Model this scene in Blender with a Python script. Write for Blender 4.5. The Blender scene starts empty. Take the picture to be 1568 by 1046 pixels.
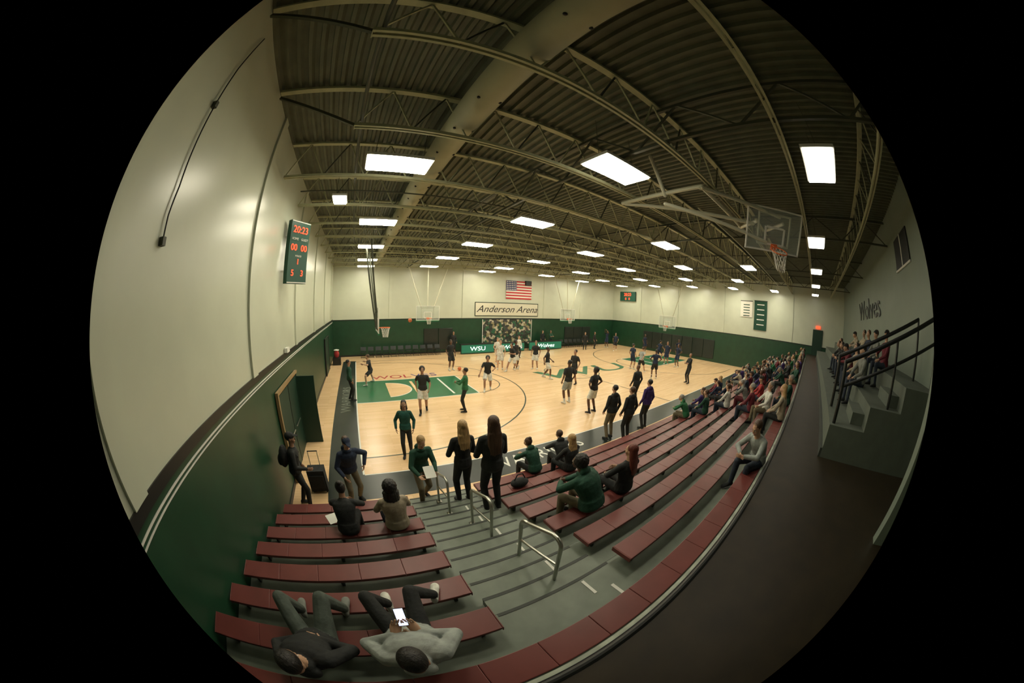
import bpy, math, numpy as np, random
from mathutils import Vector as V, Matrix
from mathutils.bvhtree import BVHTree
random.seed(7)
# world: X along the court, Y from the bleachers to the far wall, Z up; metres; camera above (0,0)
YAW,PIT,ROL,CH=.525,.123,.033,4.208
XL,YF,XR,ZG=-2.166,24.35,28.33,2.873
XB,D,XA=-.231,6.762,.590
Y1,DY,Z1,DZ=4.743,.622,.449,.221
YC=D+7.62;CL=26.4
# ---------------- materials ----------------
_mc={}
def mat(n,col,rough=.6,ns=0,na=.15,bump=0,metal=0,em=0,spec=.5,stretch=(1,1,1)):
    if n in _mc:return _mc[n]
    m=bpy.data.materials.new(n);m.use_nodes=True;N=m.node_tree.nodes;L=m.node_tree.links;b=N['Principled BSDF']
    b.inputs['Base Color'].default_value=(*col,1);b.inputs['Roughness'].default_value=rough;b.inputs['Metallic'].default_value=metal
    b.inputs['Specular IOR Level'].default_value=spec
    if em: b.inputs['Emission Color'].default_value=(*col,1);b.inputs['Emission Strength'].default_value=em
    if ns:
        tc=N.new('ShaderNodeTexCoord');mp=N.new('ShaderNodeMapping');mp.inputs['Scale'].default_value=stretch
        nz=N.new('ShaderNodeTexNoise');nz.inputs['Scale'].default_value=ns;nz.inputs['Detail'].default_value=5
        L.new(tc.outputs['Object'],mp.inputs[0]);L.new(mp.outputs[0],nz.inputs[0])
        cr=N.new('ShaderNodeValToRGB');cr.color_ramp.elements[0].position=.3;cr.color_ramp.elements[1].position=.7
        cr.color_ramp.elements[0].color=(*[c*(1-na) for c in col],1);cr.color_ramp.elements[1].color=(*[min(1,c*(1+na)) for c in col],1)
        L.new(nz.outputs[0],cr.inputs[0]);L.new(cr.outputs[0],b.inputs['Base Color'])
        if bump:
            bp=N.new('ShaderNodeBump');bp.inputs['Strength'].default_value=bump;bp.inputs['Distance'].default_value=.02;L.new(nz.outputs[0],bp.inputs['Height']);L.new(bp.outputs[0],b.inputs['Normal'])
    _mc[n]=m;return m
def wood():
    m=mat('maple_floor',(.72,.50,.27),.26);N=m.node_tree.nodes;L=m.node_tree.links;b=N['Principled BSDF']
    tc=N.new('ShaderNodeTexCoord');br=N.new('ShaderNodeTexBrick');br.inputs['Scale'].default_value=1
    br.inputs['Brick Width'].default_value=1.6;br.inputs['Row Height'].default_value=.11;br.inputs['Mortar Size'].default_value=.002
    br.inputs['Color1'].default_value=(.90,.63,.36,1);br.inputs['Color2'].default_value=(.80,.54,.29,1);br.inputs['Mortar'].default_value=(.55,.34,.16,1)
    nz=N.new('ShaderNodeTexNoise');nz.inputs['Scale'].default_value=.6
    mx=N.new('ShaderNodeMix');mx.data_type='RGBA';mx.blend_type='MULTIPLY';mx.inputs[0].default_value=.12
    L.new(tc.outputs['Object'],br.inputs[0]);L.new(tc.outputs['Object'],nz.inputs[0]);L.new(br.outputs[0],mx.inputs[6]);L.new(nz.outputs[0],mx.inputs[7]);L.new(mx.outputs[2],b.inputs['Base Color'])
    return m
WOOD=wood()
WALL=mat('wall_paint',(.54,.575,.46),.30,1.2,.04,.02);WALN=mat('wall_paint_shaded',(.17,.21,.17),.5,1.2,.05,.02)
GREEN=mat('green_wall_paint',(.012,.052,.025),.36,2,.15,.03)
BLK=mat('black_paint',(.012,.013,.012),.4);WHT=mat('white_paint',(.74,.74,.68),.5)
DECK=mat('ceiling_deck_paint',(.105,.116,.074),.6,3,.15);JO=mat('joist_paint',(.38,.39,.24),.55,6,.12);JD=mat('joist_dark',(.055,.062,.04),.6)
MAR=mat('maroon_plastic',(.165,.040,.034),.42,3,.12,.02);GRY=mat('bleacher_deck',(.165,.195,.155),.5,5,.12);DGR=mat('bleacher_riser',(.035,.043,.035),.6)
LIGHT=mat('light_panel',(1,.925,.715),.5,em=43);LIGHTM=mat('light_panel_soft',(1,.925,.715),.5,em=34);LIGHTD=mat('light_panel_dimmed',(1,.94,.80),.5,em=6);FIX=mat('fixture_body',(.6,.6,.55),.4)
STEEL=mat('brushed_steel',(.55,.55,.5),.3,metal=1);PIPE=mat('cream_pipe',(.55,.55,.42),.4)
BORD=mat('court_border',(.018,.026,.022),.3,2,.15);CG=mat('court_green',(.022,.15,.065),.28,2,.08);LINE=mat('court_line',(.02,.05,.03),.3)
ORG=mat('orange',(.75,.16,.04),.5);NET=mat('net',(.8,.8,.75),.8);BALL=mat('basketball',(.60,.15,.05),.6,80,.2,.2)
WALK=mat('walkway_rubber',(.024,.017,.008),.5,4,.25);CON=mat('concrete',(.10,.12,.095),.7,4,.1)
DUCT=mat('duct_fabric',(.36,.36,.24),.7,2,.08,.1)
def glassm():
    m=bpy.data.materials.new('backboard_glass');m.use_nodes=True;N=m.node_tree.nodes;L=m.node_tree.links;b=N['Principled BSDF']
    b.inputs['Base Color'].default_value=(.5,.57,.52,1);b.inputs['Roughness'].default_value=.1
    t=N.new('ShaderNodeBsdfTransparent');mx=N.new('ShaderNodeMixShader');mx.inputs[0].default_value=.25
    L.new(t.outputs[0],mx.inputs[1]);L.new(b.outputs[0],mx.inputs[2]);L.new(mx.outputs[0],N['Material Output'].inputs[0]);return m
GLASS=glassm()
# ---------------- mesh helpers ----------------
class Acc:
    def __init__(s): s.v=[];s.f=[];s.m=[];s.mats=[]
    def mi(s,m):
        if isinstance(m,int):return m
        if m not in s.mats:s.mats.append(m)
        return s.mats.index(m)
    def box(s,a,b,m):
        k=len(s.v);m=s.mi(m)
        s.v+=[(x,y,z) for x in(a[0],b[0]) for y in(a[1],b[1]) for z in(a[2],b[2])]
        s.f+=[tuple(k+i for i in f) for f in ((0,1,3,2),(4,6,7,5),(0,4,5,1),(2,3,7,6),(0,2,6,4),(1,5,7,3))];s.m+=[m]*6
    def obox(s,c,ux,uy,uz,m):
        k=len(s.v);m=s.mi(m);s.v+=[tuple(c+ux*x+uy*y+uz*z) for x in(-1,1) for y in(-1,1) for z in(-1,1)]
        s.f+=[tuple(k+i for i in f) for f in ((0,1,3,2),(4,6,7,5),(0,4,5,1),(2,3,7,6),(0,2,6,4),(1,5,7,3))];s.m+=[m]*6
    def bar(s,a,b,w,h,m):
        a=V(a);b=V(b);d=(b-a);u,t=frame(d);s.obox((a+b)/2,d/2,u*w/2,t*h/2,m)
    def tube(s,pts,r,m,n=8):
        pts=[V(p) for p in pts]
        for a,b in zip(pts,pts[1:]): limb(s,a,b,r,r,s.mi(m),n)
    def poly(s,pts,m):
        k=len(s.v);s.v+=[tuple(p) for p in pts];s.f.append(tuple(range(k,k+len(pts))));s.m.append(s.mi(m))
    def ring(s,c,r0,r1,a0,a1,z,m,n=64):
        for i in range(n):
            t=a0+(a1-a0)*i/n;u=a0+(a1-a0)*(i+1)/n
            s.poly([(c[0]+r0*math.cos(t),c[1]+r0*math.sin(t),z),(c[0]+r1*math.cos(t),c[1]+r1*math.sin(t),z),(c[0]+r1*math.cos(u),c[1]+r1*math.sin(u),z),(c[0]+r0*math.cos(u),c[1]+r0*math.sin(u),z)],m)
    def obj(s,name,smooth=False,bevel=0):
        me=bpy.data.meshes.new(name);me.from_pydata(s.v,[],s.f)
        for m in s.mats:me.materials.append(m)
        me.polygons.foreach_set('material_index',s.m)
        if smooth:me.polygons.foreach_set('use_smooth',[True]*len(s.f))
        o=bpy.data.objects.new(name,me);bpy.context.collection.objects.link(o)
        if bevel:
            b=o.modifiers.new('b','BEVEL');b.width=bevel;b.segments=2;b.limit_method='ANGLE'
        return o
def frame(d):
    d=d.normalized();a=V((0,0,1)) if abs(d.z)<.9 else V((0,1,0))
    u=d.cross(a).normalized();return u,d.cross(u).normalized()*-1
def loft(A,rings,mat,n=12):
    b=len(A.v);k=len(rings)
    for c,u,w in rings:
        for i in range(n):
            t=2*math.pi*i/n;A.v.append(tuple(c+u*math.cos(t)+w*math.sin(t)))
    for j in range(k-1):
        mm=mat[j] if isinstance(mat,(list,tuple)) else mat
        for i in range(n):
            i2=(i+1)%n;A.f.append((b+j*n+i,b+j*n+i2,b+(j+1)*n+i2,b+(j+1)*n+i));A.m.append(mm)
    m0=mat[0] if isinstance(mat,(list,tuple)) else mat;m1=mat[-1] if isinstance(mat,(list,tuple)) else mat
    A.v.append(tuple(rings[0][0]));A.v.append(tuple(rings[-1][0]));c0=len(A.v)-2
    for i in range(n):
        i2=(i+1)%n;A.f.append((c0,b+i2,b+i));A.m.append(m0)
        A.f.append((c0+1,b+(k-1)*n+i,b+(k-1)*n+i2));A.m.append(m1)
def limb(A,a,b,ra,rb,mat,n=10,fl=1.0,side=None):
    d=(b-a);L=d.length
    if L<1e-6:return
    d/=L
    if side is not None:
        u=(side-d*side.dot(d)).normalized();w=d.cross(u)
    else: u,w=frame(d)
    R=[]
    for t in (75,45,20): 
        s=math.radians(t);R.append((a-d*ra*math.sin(s),u*ra*math.cos(s),w*ra*fl*math.cos(s)))
    for t in (0,.5,1):
        r=ra+(rb-ra)*t;R.append((a+d*L*t,u*r,w*r*fl))
    for t in (20,45,75):
        s=math.radians(t);R.append((b+d*rb*math.sin(s),u*rb*math.cos(s),w*rb*fl*math.cos(s)))
    loft(A,R,mat,n)
def ell(A,c,r,mat,M=None,n=14,m=9):
    M=M or Matrix.Identity(3);R=[]
    for j in range(1,m):
        t=-math.pi/2+math.pi*j/m
        R.append((c+M@V((0,0,r[2]*math.sin(t))),M@V((r[0]*math.cos(t),0,0)),M@V((0,r[1]*math.cos(t),0))))
    loft(A,R,mat,n)
def text(A,s,size,m,M,shear=0,ext=.004):
    cu=bpy.data.curves.new('t','FONT');cu.body=s;cu.size=size;cu.extrude=ext;cu.shear=shear;cu.align_x='CENTER';cu.align_y='CENTER';cu.resolution_u=3
    o=bpy.data.objects.new('t',cu);bpy.context.collection.objects.link(o)
    dg=bpy.context.evaluated_depsgraph_get();me=o.evaluated_get(dg).to_mesh()
    k=len(A.v);A.v+=[tuple(M@p.co) for p in me.vertices];A.f+=[tuple(k+i for i in p.vertices) for p in me.polygons];A.m+=[A.mi(m)]*len(me.polygons)
    o.evaluated_get(dg).to_mesh_clear();bpy.data.objects.remove(o)
def MX(o,x,y):
    x=V(x);y=V(y);z=x.cross(y);m=Matrix((x,y,z)).transposed().to_4x4();m.translation=V(o);return m
# ---------------- people generator ----------------
def ik(a,t,l1,l2,h):
    d=t-a;L=d.length;d=d/L;L=min(L,(l1+l2)*.995);L=max(L,abs(l1-l2)+.02)
    x=(l1*l1-l2*l2+L*L)/(2*L);q=math.sqrt(max(l1*l1-x*x,0))
    p=h-d*h.dot(d);p=p.normalized() if p.length>1e-4 else frame(d)[0]
    return a+d*x+p*q,a+d*L
SH,PA,SK,HA,SO,LI,TR,EW,EB=range(9)
def hand(A,w,d,pn,sd,curl,mat=SK,s=1.0):
    d=d.normalized();pn=(pn-d*pn.dot(d)).normalized();x=d.cross(pn).normalized()*-sd
    def q(a,b,c): return w+(d*a+x*b+pn*c)*s
    loft(A,[(q(-.01,0,0),x*.024*s,pn*.017*s),(q(.02,0,0),x*.032*s,pn*.017*s),(q(.055,0,0),x*.040*s,pn*.015*s),(q(.088,0,0),x*.040*s,pn*.012*s),(q(.097,0,0),x*.034*s,pn*.007*s)],mat,10)
    for i,(b,L) in enumerate(((.030,.070),(.010,.080),(-.010,.074),(-.029,.058))):
        p=q(.086,b,0);a=0;ang=curl*(.7+.1*i)
        for k,(fr,r) in enumerate(((.45,.0088),(.3,.0080),(.25,.0070))):
            a+=ang*(.9,1.1,.7)[k]
            dd=(d*math.cos(a)+pn*math.sin(a)+x*b*1.5*math.cos(a)).normalized()
            p2=p+dd*L*fr*s;limb(A,p,p2,r*s,r*.92*s,mat,6);p=p2
    p=q(.022,.026,.004);t1=(d*.62+x*.68+pn*(.25+.4*curl)).normalized();t2=(d*.85+x*.25+pn*(.35+.5*curl)).normalized()
    p2=p+t1*.042*s;limb(A,p,p2,.0125*s,.010*s,mat,6);limb(A,p2,p2+t2*.034*s,.0098*s,.008*s,mat,6)
def body(P):
    A=Acc();B=Acc();g=P.get
    k=g('bulk',1.0);w=g('w',1.0);long=g('long',True);shorts=g('shorts',False)
    pel=V(g('pel',(0,0,.95)));sp=V(g('sp',(0,0,1))).normalized();ps_=V(g('psp',sp)).normalized()
    tw=g('tw',0.0);htw=g('htw',0.0)
    rh=V((math.cos(htw),math.sin(htw),0));rb=V((math.cos(tw),math.sin(tw),0));rb=(rb-sp*rb.dot(sp)).normalized()
    sc=pel+ps_*.22+sp*.28
    def spine(t):
        u=max(0,min(1,t/.5));a=pel;b=pel+ps_*.25
        p=a*(1-u)**2+b*2*u*(1-u)+sc*u*u
        if t<0:p=pel+ps_*t
        if t>.5:p=sc+sp*(t-.5)
        ax=(ps_*(1-u)+sp*u).normalized();r=(rh*(1-u)+rb*u);r=(r-ax*r.dot(ax)).normalized()
        return p,r,ax.cross(r)
    nd=(sp*.6+V((0,0,1))*.5+V(g('nk',(0,0,0)))).normalized()
    prof=[(-.11,.085,.07),(-.06,.15,.11),(0,.165,.122),(.07,.158,.114),(.15,.145,.104),(.25,.158,.112),(.34,.174,.12),(.42,.182,.112),(.47,.155,.092),(.505,.10,.075),(.53,.06,.06)]
    R=[];M=[]
    for t,a,b in prof:
        c,r,f=spine(t);kk=k if t<.5 else 1
        R.append((c,r*a*w*kk,f*b*kk));M.append(PA if t<.0 else SH)
    loft(A,R,M,16)
    c,r,f=spine(.0);c2,_,_=spine(.12)
    loft(A,[(c-ps_*.035,r*.172*w*k,f*.130*k),(c,r*.176*w*k,f*.134*k),(c2,r*.160*w*k,f*.118*k)],SH,16)
    hc=sc+sp*.03+nd*.172
    limb(A,sc,sc+nd*.13,.060,.053,SK,10)
    if g('hood'): 
        fw=spine(.5)[2]
        ell(A,sc+sp*.03-fw*.075,(.11,.06,.075),SH);ell(A,sc+sp*.02,(.095,.085,.045),SH)
    hy=g('hy',0.0)+tw;hp=g('hp',0.0);hr=g('hr',0.0)
    HM=Matrix.Rotation(hy,3,'Z')@Matrix.Rotation(hp,3,'X')@Matrix.Rotation(hr,3,'Y')
    H=lambda x,y,z:hc+HM@V((x,y,z))
    E=lambda c,r,m,n=14,mm=9:ell(A,H(*c),r,m,HM,n,mm)
    E((0,-.005,.02),(.074,.094,.100),SK);E((0,.02,-.045),(.056,.068,.062),SK)
    E((0,.066,-.093),(.022,.02,.018),SK);E((-.035,.055,-.03),(.03,.03,.035),SK);E((.035,.055,-.03),(.03,.03,.035),SK)
    limb(A,H(0,.090,.012),H(0,.108,-.026),.009,.014,SK,8)
    limb(A,H(-.034,.082,.026),H(.034,.082,.026),.010,.010,SK,8)
    for s in(-1,1):E((.077*s,-.006,-.005),(.010,.02,.031),SK)
    limb(B,H(-.019,.0865,-.058),H(.019,.0865,-.058),.0062,.0062,LI,6)
    for s in(-1,1):
        ell(B,H(.031*s,.081,.003),(.0145,.010,.0085),EW,HM,8,6);ell(B,H(.031*s,.0885,.003),(.0065,.004,.0065),EB,HM,8,6)
        limb(B,H(.018*s,.0925,.024),H(.048*s,.083,.025),.0042,.003,HA,6)
    hs=g('hair','short')
    if hs!='bald':E((0,-.030,.046),(.087,.101,.094),HA)
    if hs=='cap':
        E((0,-.012,.055),(.088,.105,.08),TR);limb(A,H(0,.07,.065),H(0,.14,.055),.06,.05,TR,10,.15,HM@V((1,0,0)))
    if hs in('long','pony','bun','curly','afro'):
        E((0,-.035,.01),(.084,.08,.09),HA)
    if hs=='long':
        L=g('hl',.42);loft(A,[(H(0,-.03,.09),HM@V((.06,0,0)),HM@V((0,.05,0))),(H(0,-.05,.0),HM@V((.096,0,0)),HM@V((0,.068,0))),(H(0,-.065,-.09),HM@V((.105,0,0)),HM@V((0,.062,0))),(H(0,-.085,-.17),HM@V((.112,0,0)),HM@V((0,.05,0))),(H(0,-.115,-.28*L/.4),HM@V((.108,0,0)),HM@V((0,.042,0))),(H(.01,-.12,-L),HM@V((.06,0,0)),HM@V((0,.025,0)))],HA,14)
        for i in range(9):
            x=-.09+.0225*i;limb(A,H(x,-.10-.02*math.cos(x*14),-.12),H(x*.9+.01*math.sin(i*2.1),-.15,-L+.03*math.sin(i*3.7)),.015,.010,HA,6)
    if hs=='pony':
        limb(A,H(0,-.10,.07),H(0,-.15,.04),.028,.036,HA,8);limb(A,H(0,-.15,.04),H(0,-.15,-.2),.036,.014,HA,8)
    if hs=='bun': E((0,-.07,.135),(.045,.045,.038),HA)
    if hs in('curly','afro'):
        rr=.034 if hs=='curly' else .028
        for i in range(70):
            z=1-2*(i+.5)/70;t=i*2.39996;q=math.sqrt(1-z*z);p=V((q*math.cos(t)*.09,q*math.sin(t)*.095-.035,z*.1+.035))
            if p.y>.045 and p.z<.085:continue
            E(tuple(p),(rr,rr,rr),HA,6,5)
        if hs=='curly':
            for i in range(26):
                t=math.pi*(1+(i%9)/8);L=-.08-.055*(i//9);E((.1*math.cos(t),-.03+.09*math.sin(t),L),(.04,.036,.042),HA,6,5)
    for s,nm in((1,'R'),(-1,'L')):
        S=sc+rb*(.175*w*s)-sp*.045;t=V(g('w'+nm,(.24*s,.03,.87)));e=V(g('e'+nm,(s*.6,-1,-.2)))
        E_,W_=ik(S,t,.29,.255,e)
        kb=(k-1)*.6+1
        if long:
            limb(A,S,E_,.060*kb,.049*kb,SH,10);limb(A,E_,W_-(W_-E_)*.05,.048*kb,.036*kb,SH,10)
        else:
            m=S+(E_-S)*.6;limb(A,S,m,.060*kb,.060*kb,SH,10);limb(A,S,E_,.047,.039,SK,10);limb(A,E_,W_,.040,.026,SK,10)
        limb(A,S-rb*.05*s,S,.065*kb,.058*kb,SH,10)
        d=(W_-E_).normalized();pn=V(g('p'+nm,(-s,0.2,0)));hd=V(g('h'+nm,d))
        limb(A,W_-d*.06,W_+d*.005,.027,.022,SK,8,.8,None)
        hand(B,W_,hd,pn,s,g('c'+nm,.35))
    for s,nm in((1,'R'),(-1,'L')):
        S=pel+rh*.088*s*w-ps_*.03;t=V(g('a'+nm,(.10*s,0,.085)));e=V(g('k'+nm,(0.12*s,1,0.1)))
        K,N=ik(S,t,.44,.43,e);pk=g('lb',1.0)
        if shorts:
            d=K-S;u,ww=frame(d)
            loft(A,[(S-d*.1,u*.07,ww*.07),(S,u*.10,ww*.10),(S+d*.4,u*.10,ww*.10),(S+d*.82,u*.104,ww*.104),(S+d*.83,u*.09,ww*.09)],PA,14)
            limb(A,S,K,.08,.056,SK,12);limb(A,K,K+(N-K)*.3,.055,.058,SK,10);limb(A,K+(N-K)*.3,N,.057,.036,SK,10)
            limb(A,N+(K-N)*.3,N,.050,.043,SO,10)
        else:
            limb(A,S,K,.092*pk,.066*pk,PA,12);limb(A,K,K+(N-K)*.3,.064*pk,.064*pk,PA,10);limb(A,K+(N-K)*.3,N+(K-N)*.06,.063*pk,.050*pk,PA,10)
        f=V(g('f'+nm,(.12*s,1,0)));u=V(g('u'+nm,(0,0,1)));f=(f-u*f.dot(u)).normalized();x=f.cross(u)
        rg=[(-.075,.022,.028),(-.055,.036,.045),(0,.040,.050),(.06,.043,.038),(.12,.049,.030),(.165,.045,.024),(.195,.022,.014)]
        loft(A,[(N+f*a-u*(.082-h),x*b,u*h) for a,b,h in rg],SO,10)
        limb(A,N,N-u*.03,.044,.046,SO,8)
    if g('backpack'):
        fw=spine(.35)[2];c=spine(.30)[0]-fw*.22
        M3=Matrix((rb,fw,sp)).transposed();ell(A,c,(.16,.11,.25),TR,M3);ell(A,c-fw*.08-sp*.08,(.12,.07,.13),TR,M3)
        for s in(-1,1):
            limb(A,sc+rb*.1*s-sp*.02-fw*.05,sc+rb*.11*s-sp*.14+fw*.115,.022,.02,TR,6)
    return A,B
_pm={}
def person_mesh(key,P,vox):
    if key in _pm:return _pm[key]
    A,B=body(P)
    me=bpy.data.meshes.new('tmp');me.from_pydata(A.v,[],A.f);ob=bpy.data.objects.new('tmp',me);bpy.context.collection.objects.link(ob)
    m=ob.modifiers.new('r','REMESH');m.mode='VOXEL';m.voxel_size=vox
    s=ob.modifiers.new('s','SMOOTH');s.factor=.5;s.iterations=3 if vox<.02 else 1
    dg=bpy.context.evaluated_depsgraph_get();ev=ob.evaluated_get(dg);em=ev.to_mesh()
    n=len(em.vertices);co=np.empty(n*3,'f');em.vertices.foreach_get('co',co);vs=[tuple(x) for x in co.reshape(-1,3)]
    fs=[tuple(p.vertices) for p in em.polygons];cen=[p.center.copy() for p in em.polygons]
    ev.to_mesh_clear();bpy.data.objects.remove(ob);bpy.data.meshes.remove(me)
    bv=BVHTree.FromPolygons(A.v,A.f);mi=[]
    for c in cen:
        r=bv.find_nearest(c);mi.append(A.m[r[2]] if r[2] is not None else 0)
    b=len(vs);vs+=B.v;fs+=[tuple(i+b for i in f) for f in B.f];mi+=B.m
    me=bpy.data.meshes.new('person');me.from_pydata(vs,[],fs)
    me.polygons.foreach_set('material_index',mi);me.polygons.foreach_set('use_smooth',[True]*len(fs))
    for i in range(9): me.materials.append(None)
    _pm[key]=me;return me
def person(name,key,P,loc,face,mats,vox=.014,scale=1.0):
    me=person_mesh(key+str(vox),P,vox);ob=bpy.data.objects.new(name,me);bpy.context.collection.objects.link(ob)
    for i,x in enumerate(mats): ob.material_slots[i].link='OBJECT';ob.material_slots[i].material=x
    ob.location=loc;ob.rotation_euler=(0,0,math.atan2(-face[0],face[1]));ob.scale=(scale,)*3
    return ob
def cl(n,c): return mat('cloth_'+n,c,.85,11,.2,.7)
c_blk=cl('black',(.015,.017,.017));c_grn=cl('dark_green',(.012,.06,.035));c_teal=cl('teal',(.01,.075,.055));c_wht=cl('white',(.62,.62,.56));c_navy=cl('navy',(.012,.022,.05))
c_kha=cl('khaki',(.15,.125,.075));c_gry=cl('gray',(.18,.19,.17));c_beige=cl('beige',(.34,.29,.21));c_pur=cl('purple',(.05,.025,.13));c_mar=cl('maroon',(.13,.015,.025));c_den=cl('denim',(.025,.035,.055));c_red=cl('red',(.35,.03,.03));c_lg=cl('light_gray',(.30,.33,.31));c_gp=cl('gray_green',(.075,.095,.08));c_bg=cl('bright_green',(.02,.13,.05))
s1=mat('skin_light',(.52,.31,.20),.5,30,.05);s2=mat('skin_mid',(.33,.18,.11),.5,30,.05);s3=mat('skin_dark',(.12,.06,.035),.5,30,.05)
h_b=mat('hair_black',(.012,.010,.009),.5,60,.3,.5,stretch=(1,1,.1));h_d=mat('hair_brown',(.07,.035,.018),.5,60,.35,.5,stretch=(1,1,.1));h_bl=mat('hair_blond',(.38,.24,.10),.5,60,.35,.5,stretch=(1,1,.1));h_r=mat('hair_auburn',(.13,.025,.015),.5,60,.3,.5,stretch=(1,1,.1));h_g=mat('hair_gray',(.3,.28,.25),.6,60,.2,.4)
lip=mat('lips',(.38,.13,.11),.5);EWm=mat('eye_white',(.7,.7,.68),.3);EBm=mat('eye_dark',(.02,.012,.01),.2)
def O(sh,pa,sk=s1,ha=h_b,so=c_blk,tr=c_blk): return [sh,pa,sk,ha,so,lip,tr,EWm,EBm]
PO=dict(
 stand={},
 idle=dict(aR=(.13,.05,.085),aL=(-.12,-.05,.085),wR=(.26,.08,.9),wL=(-.25,.1,.92),tw=.1),
 walk=dict(shorts=True,long=False,pel=(0,0,.93),aR=(.1,.22,.085),aL=(-.1,-.25,.12),wR=(.24,-.12,.92),wL=(-.25,.22,.97),tw=.12),
 pstand=dict(shorts=True,long=False,aR=(.14,.03,.085),aL=(-.14,-.03,.085),wR=(.25,.1,.93),wL=(-.26,.06,.92)),
 hips=dict(shorts=True,long=False,aR=(.16,0,.085),aL=(-.16,0,.085),wR=(.2,.04,1.03),wL=(-.2,.04,1.03),eR=(1,-.4,0),eL=(-1,-.4,0)),
 lunge=dict(shorts=True,long=False,pel=(0,0,.72),sp=(-.15,.2,1),aR=(.5,-.05,.085),aL=(-.38,.2,.085),wR=(.35,.3,1.1),wL=(-.45,.3,1.1),kR=(1,.4,0),kL=(-1,.6,0)),
 shoot=dict(shorts=True,long=False,wR=(.14,.3,1.85),wL=(-.1,.3,1.8),eR=(1,.3,0),eL=(-1,.3,0),hp=.3,aR=(.12,.05,.085),aL=(-.12,-.05,.085)),
 drib=dict(shorts=True,long=False,pel=(0,0,.86),sp=(0,.25,1),aR=(.12,.3,.085),aL=(-.14,-.2,.1),wR=(.35,.38,.85),wL=(-.28,.25,1.05),pR=(0,0,-1)),
 run=dict(shorts=True,long=False,pel=(0,0,.92),sp=(0,.22,1),aR=(.09,.42,.13),aL=(-.09,-.45,.32),wR=(.22,-.22,1.05),wL=(-.2,.35,1.15),uL=(0,.6,1)),
 cross=dict(wR=(-.08,.24,1.2),wL=(.08,.26,1.17),eR=(1,-.1,-.4),eL=(-1,-.1,-.4),cR=.6,cL=.6,aR=(.15,0,.085),aL=(-.15,.02,.085)),
 clap=dict(wR=(.05,.34,1.2),wL=(-.06,.34,1.2),eR=(1,-.3,-.5),eL=(-1,-.3,-.5),aR=(.14,.05,.085),aL=(-.13,-.02,.085)),
 back1=dict(hair='long',hl=.36,w=.88,wR=(.1,.26,1.08),wL=(-.12,.26,1.1),eR=(.7,-.7,-.6),eL=(-.7,-.7,-.6),aR=(.1,0,.085),aL=(-.09,.04,.085),bulk=1.08),
 back2=dict(hair='long',hl=.44,w=.92,wR=(.08,.28,1.12),wL=(-.1,.27,1.1),eR=(.7,-.7,-.6),eL=(-.7,-.7,-.6),aR=(.12,.02,.085),aL=(-.1,-.03,.085),bulk=1.14),
 woman=dict(hair='long',hl=.25,w=.9,bulk=1.15,aR=(.1,.1,.085),aL=(-.1,-.15,.1),wR=(.27,.12,.95),wL=(-.24,.1,.93),pel=(0,0,.93)),
 paper=dict(pel=(0,-.05,.88),sp=(0,.45,.9),psp=(0,.1,1),bulk=1.2,hood=True,hp=-.45,aR=(.14,.2,.085),aL=(-.12,-.2,.085),wR=(.22,.42,.98),wL=(-.12,.45,1.0),pR=(0,0,1),pL=(0,0,1),shorts=False),
 hoodlean=dict(pel=(0,-.02,.9),sp=(0,.35,.95),bulk=1.2,hood=True,hair='cap',hp=-.3,aR=(.15,.1,.085),aL=(-.15,-.1,.085),wR=(.24,.36,.95),wL=(-.3,.2,1.0),eL=(-1,-.6,.2)),
 pack=dict(backpack=True,bulk=1.12,hair='cap',aR=(.12,.1,.085),aL=(-.12,-.08,.085),wR=(.2,.3,1.05),wL=(-.22,.12,.95),sp=(0,.12,1)),
 sit=dict(pel=(0,0,.10),sp=(0,.25,1),psp=(0,-.1,1),aR=(.13,.46,-.335),aL=(-.13,.44,-.335),wR=(.13,.36,.2),wL=(-.12,.34,.2),eR=(1,-.5,0),eL=(-1,-.5,0),pR=(0,0,-1),pL=(0,0,-1),bulk=1.08),
 sitlean=dict(pel=(0,0,.10),sp=(0,.75,.8),psp=(0,.15,1),aR=(.16,.40,-.335),aL=(-.16,.42,-.335),wR=(.06,.52,.28),wL=(-.06,.54,.28),eR=(1,0,-.3),eL=(-1,0,-.3),bulk=1.1,hood=True),
 situp=dict(pel=(0,0,.10),sp=(0,.05,1),psp=(0,-.1,1),aR=(.12,.46,-.335),aL=(-.16,.38,-.335),wR=(.1,.32,.32),wL=(-.14,.34,.22),eR=(1,-.3,-.3),eL=(-1,-.5,0),hy=.3,bulk=1.08),
)
def mod(b,**k): d=dict(PO[b]);d.update(k);return d
# ================= ROOM =================
YB=-3.6;ZD=7.95;WZ=2.2
A=Acc();A.box((XL-.2,YB-.2,-.12),(XR+.2,YF+.2,0),WOOD);A.obj('floor')
def wallbox(n,a,b):
    A=Acc();A.box((a[0],a[1],0),(b[0],b[1],ZG),GREEN);A.box((a[0],a[1],ZG),(b[0],b[1],ZD+.1),WALL);return A.obj(n)
wallbox('wall_left',(XL-.2,YB-.2),(XL,YF+.2));wallbox('wall_far',(XL,YF),(XR,YF+.2));wallbox('wall_right',(XR,YB-.2),(XR+.2,YF+.2))
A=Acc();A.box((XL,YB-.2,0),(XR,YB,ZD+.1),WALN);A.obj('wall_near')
A=Acc();A.box((XL,YB,ZG-.0),(XL+.02,YF,ZG+.12),BLK);A.box((XL,YB,ZG-.09),(XL+.012,YF,ZG-.07),WHT);A.box((XL,YB,ZG-.14),(XL+.012,YF,ZG-.125),WHT);A.obj('trim_left')
A=Acc();A.box((XL,YF-.02,ZG),(XR,YF,ZG+.07),BLK);A.obj('trim_far')
A=Acc();A.box((XR-.02,YB,ZG),(XR,YF,ZG+.07),BLK);A.obj('trim_right')
A=Acc();A.box((XL,0,0),(XL+.02,YF,.12),BLK);A.obj('baseboard_left')
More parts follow.
